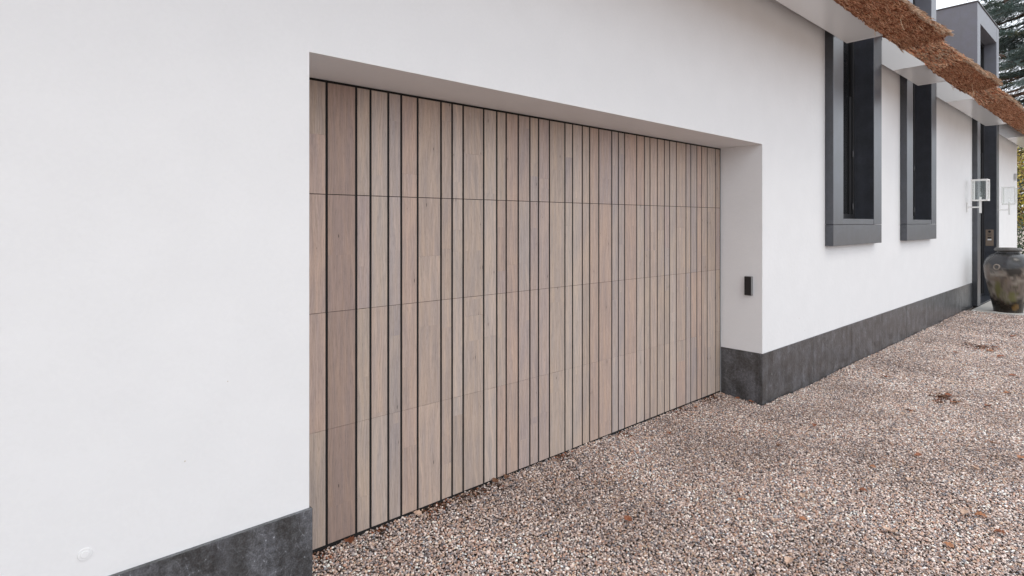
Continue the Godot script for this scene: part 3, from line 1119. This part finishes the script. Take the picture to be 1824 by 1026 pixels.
func leaf_mesh() -> ArrayMesh:
	var st := begin()
	var pts := [Vector3(0, 0, 0), Vector3(0.25, 0.05, 0.3), Vector3(0.28, 0.02, 0.6), Vector3(0, -0.08, 1.0), Vector3(-0.28, 0.02, 0.6), Vector3(-0.25, 0.05, 0.3)]
	for i in range(1, 5):
		tri(st, pts[0], pts[i], pts[i + 1], Vector3.UP)
	return st.commit()

func make_shrub(called: String, label: String, at: Vector3, size: Vector3, mid: float, count: int, shades: Array, leaf: float) -> void:
	var o := thing(called, label, "shrub", at)
	var wood := begin()
	for i in 9:
		var d := Vector3(rng.randf_range(-1, 1) * size.x * 0.6, mid + size.y * rng.randf_range(-0.2, 0.7), rng.randf_range(-1, 1) * size.z * 0.6)
		tube(wood, Vector3(d.x * 0.1, -0.05, d.z * 0.1), d * 0.55, 0.035, 0.022, 6)
		tube(wood, d * 0.55, d, 0.022, 0.008, 6)
	build("stem", wood, M.bark, o)
	var clumps := []
	for i in 46:
		var q := Vector3(rng.randfn(), rng.randfn(), rng.randfn()).normalized() * pow(rng.randf(), 0.4)
		clumps.append([Vector3(q.x * size.x, mid + q.y * size.y, q.z * size.z), rng.randf_range(0.22, 0.42), rng.randf_range(0.7, 1.2)])
	var spots: Array[Transform3D] = []
	var tints: Array[Color] = []
	for i in count:
		var c: Array = clumps[rng.randi() % clumps.size()]
		var p: Vector3 = c[0] + Vector3(rng.randfn(), rng.randfn(), rng.randfn()) * c[1] * 0.6
		if p.y < 0.05:
			continue
		var s := leaf * rng.randf_range(0.7, 1.4)
		spots.append(Transform3D(Basis.from_euler(Vector3(rng.randf_range(-1.2, 1.2), rng.randf() * TAU, rng.randf_range(-0.8, 0.8))) * Basis.from_scale(Vector3.ONE * s), p))
		var col: Color = shades[rng.randi() % shades.size()]
		var v: float = c[2] * rng.randf_range(0.75, 1.2)
		tints.append(Color(col.r * v, col.g * v, col.b * v))
	var f := scatter("foliage", leaf_mesh(), spots, tints, M.leaf, o)
	f.set_meta("kind", "stuff")

func make_spruce() -> void:
	var at := Vector3(33.0, 0, -0.7)
	var o := thing("spruce_tree", "tall blue green spruce rising behind the thatched roof and the dark dormer", "tree", at)
	var h := 18.0
	var tr := begin()
	for i in 6:
		tube(tr, Vector3(0.05 * sin(i), h * i / 6.0 - 0.1, 0), Vector3(0.05 * sin(i + 1.0), h * (i + 1) / 6.0, 0), 0.3 * (1.0 - i / 6.2), 0.3 * (1.0 - (i + 1) / 6.2), 9)
	build("trunk", tr, M.bark, o)
	# a spray: a twig thick with short flat needles
	var sp := begin()
	tint = Color(0.5, 0.4, 0.35)
	tube(sp, Vector3.ZERO, Vector3(0, 0, 1), 0.012, 0.004, 3)
	tint = Color.WHITE
	var r2 := RandomNumberGenerator.new()
	r2.seed = 5
	for i in 54:
		var z := r2.randf_range(0.02, 1.0)
		var ang := r2.randf() * TAU
		var d := Vector3(cos(ang), sin(ang), 0.75).normalized() * r2.randf_range(0.10, 0.17)
		var p := Vector3(0, 0, z)
		var w := d.cross(Vector3(0, 0, 1)).normalized() * 0.012
		tri(sp, p - w, p + w, p + d, Vector3.UP)
		tri(sp, p - w * 0.3 + Vector3(0, 0.006, 0), p + w * 0.3 - Vector3(0, 0.006, 0), p + d, Vector3.RIGHT)
	var spray := sp.commit()
	var wood := begin()
	var spots: Array[Transform3D] = []
	var tints: Array[Color] = []
	var shades := [Color(0.13, 0.18, 0.17), Color(0.09, 0.14, 0.12), Color(0.19, 0.25, 0.245), Color(0.06, 0.09, 0.07), Color(0.13, 0.14, 0.09)]
	var y := 2.2
	while y < h - 0.4:
		var reach := (h - y) * 0.46 + 0.6
		for k in 9:
			var ang := rng.randf() * TAU
			var out := Vector3(cos(ang), 0, sin(ang))
			var side := Vector3(-sin(ang), 0, cos(ang))
			var len := reach * rng.randf_range(0.7, 1.1)
			var base := Vector3(0, y + rng.randf_range(-0.25, 0.25), 0)
			var prev := base
			var steps := 7
			for s in range(1, steps + 1):
				var f := float(s) / steps
				var p := base + out * len * f + Vector3.UP * (len * (-0.30 * f + 0.22 * f * f)) + side * 0.05 * sin(f * 5.0 + k)
				tube(wood, prev, p, 0.05 * (1.02 - (s - 1.0) / steps) + 0.006, 0.05 * (1.02 - f) + 0.006, 4)
				if f > 0.2:
					var n := int(32 + 24 * len / 4.0)
					var col: Color = shades[rng.randi() % shades.size()]
					if rng.randf() < 0.13:
						col = Color(0.19, 0.11, 0.075)
					for q in n:
						var way := -1.0 if rng.randf() < 0.5 else 1.0
						var spread := (1.15 - f) * len * 0.34 * rng.randf()
						var from := prev.lerp(p, rng.randf()) + side * way * spread + out * spread * 0.5 - Vector3.UP * spread * 0.25
						var dir := (side * way * rng.randf_range(0.2, 1.0) + out * rng.randf_range(0.3, 1.0) - Vector3.UP * rng.randf_range(0.0, 0.9)).normalized()
						var b := Basis.looking_at(-dir, Vector3.UP) * Basis(Vector3(0, 0, 1), rng.randf() * TAU)
						var size := rng.randf_range(0.18, 0.36)
						spots.append(Transform3D(b * Basis.from_scale(Vector3.ONE * size), from))
						var v := rng.randf_range(0.7, 1.3)
						tints.append(Color(col.r * v, col.g * v, col.b * v))
				prev = p
		y += 0.42
	build("branches", wood, M.bark, o)
	var f := scatter("needles", spray, spots, tints, M.needle, o)
	f.set_meta("kind", "stuff")

# ---------------------------------------------------------------- fallen leaves
func make_leaves() -> void:
	var rust := Color(0.27, 0.10, 0.05)
	var tan := Color(0.52, 0.36, 0.27)
	var brown := Color(0.16, 0.075, 0.04)
	var orange := Color(0.38, 0.17, 0.085)
	var list := [
		[1.28, -0.36, 0.075, rust, "large rust oak leaf at the foot of the garage door's first boards"],
		[1.68, -0.36, 0.055, tan, "tan leaf near the garage door, second from the left plinth"],
		[2.24, -0.37, 0.06, brown, "dark brown leaf tucked under the door, left one of a pair"],
		[2.33, -0.365, 0.055, brown, "dark brown leaf tucked under the door, right one of a pair"],
		[2.55, 0.40, 0.06, rust, "single rust red leaf alone on gravel before the door's left half"],
		[3.57, -0.19, 0.045, tan, "small tan leaf on gravel inside the garage recess"],
		[3.78, -0.14, 0.05, rust, "reddish curled leaf in the garage recess beside the small tan one"],
		[4.45, -0.30, 0.05, orange, "orange leaf by the door foot nearest the dark reveal plinth"],
		[4.99, -0.20, 0.055, rust, "rust leaf against the reveal plinth, upright at its middle"],
		[5.01, -0.08, 0.05, rust, "rust leaf against the reveal plinth by the outer corner"],
		[4.21, 0.50, 0.05, brown, "dark red leaf out on the gravel before the plinth corner"],
		[3.77, 0.31, 0.05, tan, "pale leaf on gravel left of the dark red one"],
		[3.23, 0.71, 0.055, orange, "orange leaf on gravel in the middle of the drive"],
		[3.13, 0.94, 0.06, tan, "light tan leaf just below the orange mid drive leaf"],
		[3.26, 1.04, 0.045, orange, "small orange leaf right of the light tan mid drive leaf"],
		[2.81, 1.15, 0.06, tan, "tan leaf at the bottom edge of the photo, nearest one"],
		[3.56, 0.92, 0.05, tan, "pinkish tan leaf on open gravel behind the small orange leaf"],
		[3.48, 1.39, 0.075, tan, "largest pinkish tan leaf, lying open on the near gravel"],
		[3.55, 1.63, 0.05, orange, "small orange leaf right of the largest tan leaf"],
		[3.90, 1.14, 0.05, rust, "narrow reddish leaf on gravel behind the largest tan leaf"],
		[4.34, 1.07, 0.045, orange, "small bright orange leaf on mid gravel"],
		[4.28, 1.29, 0.05, tan, "pale leaf on gravel beside the small bright orange one"],
		[4.03, 1.61, 0.06, tan, "light leaf, left one of a pale pair at the right"],
		[4.05, 1.68, 0.06, orange, "yellowish leaf, right one of a pale pair at the right"],
		[3.90, 1.78, 0.055, rust, "rust leaf in front of the pale pair at the right"],
		[4.76, 1.23, 0.055, rust, "rusty curled leaf on gravel beyond the pale pair"],
		[4.77, 1.54, 0.055, tan, "pinkish leaf by the right photo edge, mid distance"],
		[5.22, 1.72, 0.06, orange, "orange leaf touching the right photo edge"],
		[5.42, 1.54, 0.05, brown, "brown leaf on gravel behind the pinkish right hand leaf"],
		[5.23, 0.98, 0.05, tan, "tan leaf on gravel in front of the plinth, lower one"],
		[5.69, 0.91, 0.05, tan, "tan leaf on gravel in front of the plinth, upper one"],
		[4.83, 0.52, 0.05, rust, "dull red leaf on gravel close to the plinth corner"],
		[6.93, 0.45, 0.065, rust, "bright rust leaf along the plinth under the first window"],
		[6.53, 0.52, 0.055, tan, "tan leaf along the plinth beside the bright rust one"],
		[6.50, 1.03, 0.075, brown, "dark wet leaf in the near heap on the gravel"],
		[6.62, 1.05, 0.065, rust, "red brown leaf on top of the near heap"],
		[6.42, 1.14, 0.065, orange, "orange leaf at the front of the near heap"],
		[7.18, 1.40, 0.06, orange, "orange leaf far right between the two leaf heaps"],
		[6.52, 1.35, 0.055, rust, "rust leaf right of the near heap"],
		[7.21, 0.95, 0.05, tan, "small tan leaf behind the near heap"],
		[8.00, 1.34, 0.07, rust, "red leaf at far right below the far heap"],
		[8.91, 0.69, 0.07, rust, "rust leaf left of the far heap, toward the wall"],
		[9.67, 0.67, 0.07, rust, "red leaf at the back left of the far heap"],
		[9.60, 0.82, 0.07, brown, "dark leaf in the middle of the far heap"],
		[9.69, 0.96, 0.08, rust, "red leaf at the right end of the far heap"],
		[9.35, 0.96, 0.075, orange, "orange red leaf at the front of the far heap"],
		[9.03, 1.11, 0.07, rust, "rust leaf in front of the far heap at right"],
		[10.79, 1.01, 0.08, rust, "farthest red leaf, toward the stone doorstep"]]
	var lobes := [[0.0, 0.0], [0.10, 0.12], [0.26, 0.22], [0.20, 0.36], [0.40, 0.50], [0.28, 0.62], [0.34, 0.78], [0.16, 0.86], [0.0, 1.0]]
	for l in list:
		var st := begin()
		var size: float = l[2] * (1.25 if l[0] > 6.0 else 1.0)
		var col: Color = l[3]
		var curl := rng.randf_range(0.15, 0.5)
		var bend := rng.randf_range(-0.3, 0.45)
		var shape := func(w: float, t: float) -> Vector3:
			return Vector3(w, absf(w) * curl * 1.3 + bend * (t - 0.5) * (t - 0.5) * 1.6 + 0.03 * sin(t * 19.0 + w * 9.0), t - 0.5) * size
		for i in lobes.size() - 1:
			for s in [-1.0, 1.0]:
				var v := rng.randf_range(0.82, 1.15)
				tint = Color(col.r * v, col.g * v, col.b * v)
				quad(st, shape.call(0.0, lobes[i][1]), shape.call(s * lobes[i][0], lobes[i][1]), shape.call(s * lobes[i + 1][0], lobes[i + 1][1]), shape.call(0.0, lobes[i + 1][1]), Vector3.UP)
		tint = Color(col.r * 0.6, col.g * 0.6, col.b * 0.6)
		tube(st, shape.call(0.0, 0.0) - Vector3(0, 0, size * 0.25), shape.call(0.0, 0.0), 0.0009, 0.0011, 5)
		var o := build("fallen_leaf", st, M.leaf)
		o.position = Vector3(l[0], ground_y(l[0], l[1]) + 0.018, l[1])
		o.rotation = Vector3(rng.randf_range(-0.2, 0.2), rng.randf() * TAU, rng.randf_range(-0.2, 0.2))
		tag(o, l[4], "leaf", "fallen leaves on the gravel drive")
	tint = Color.WHITE
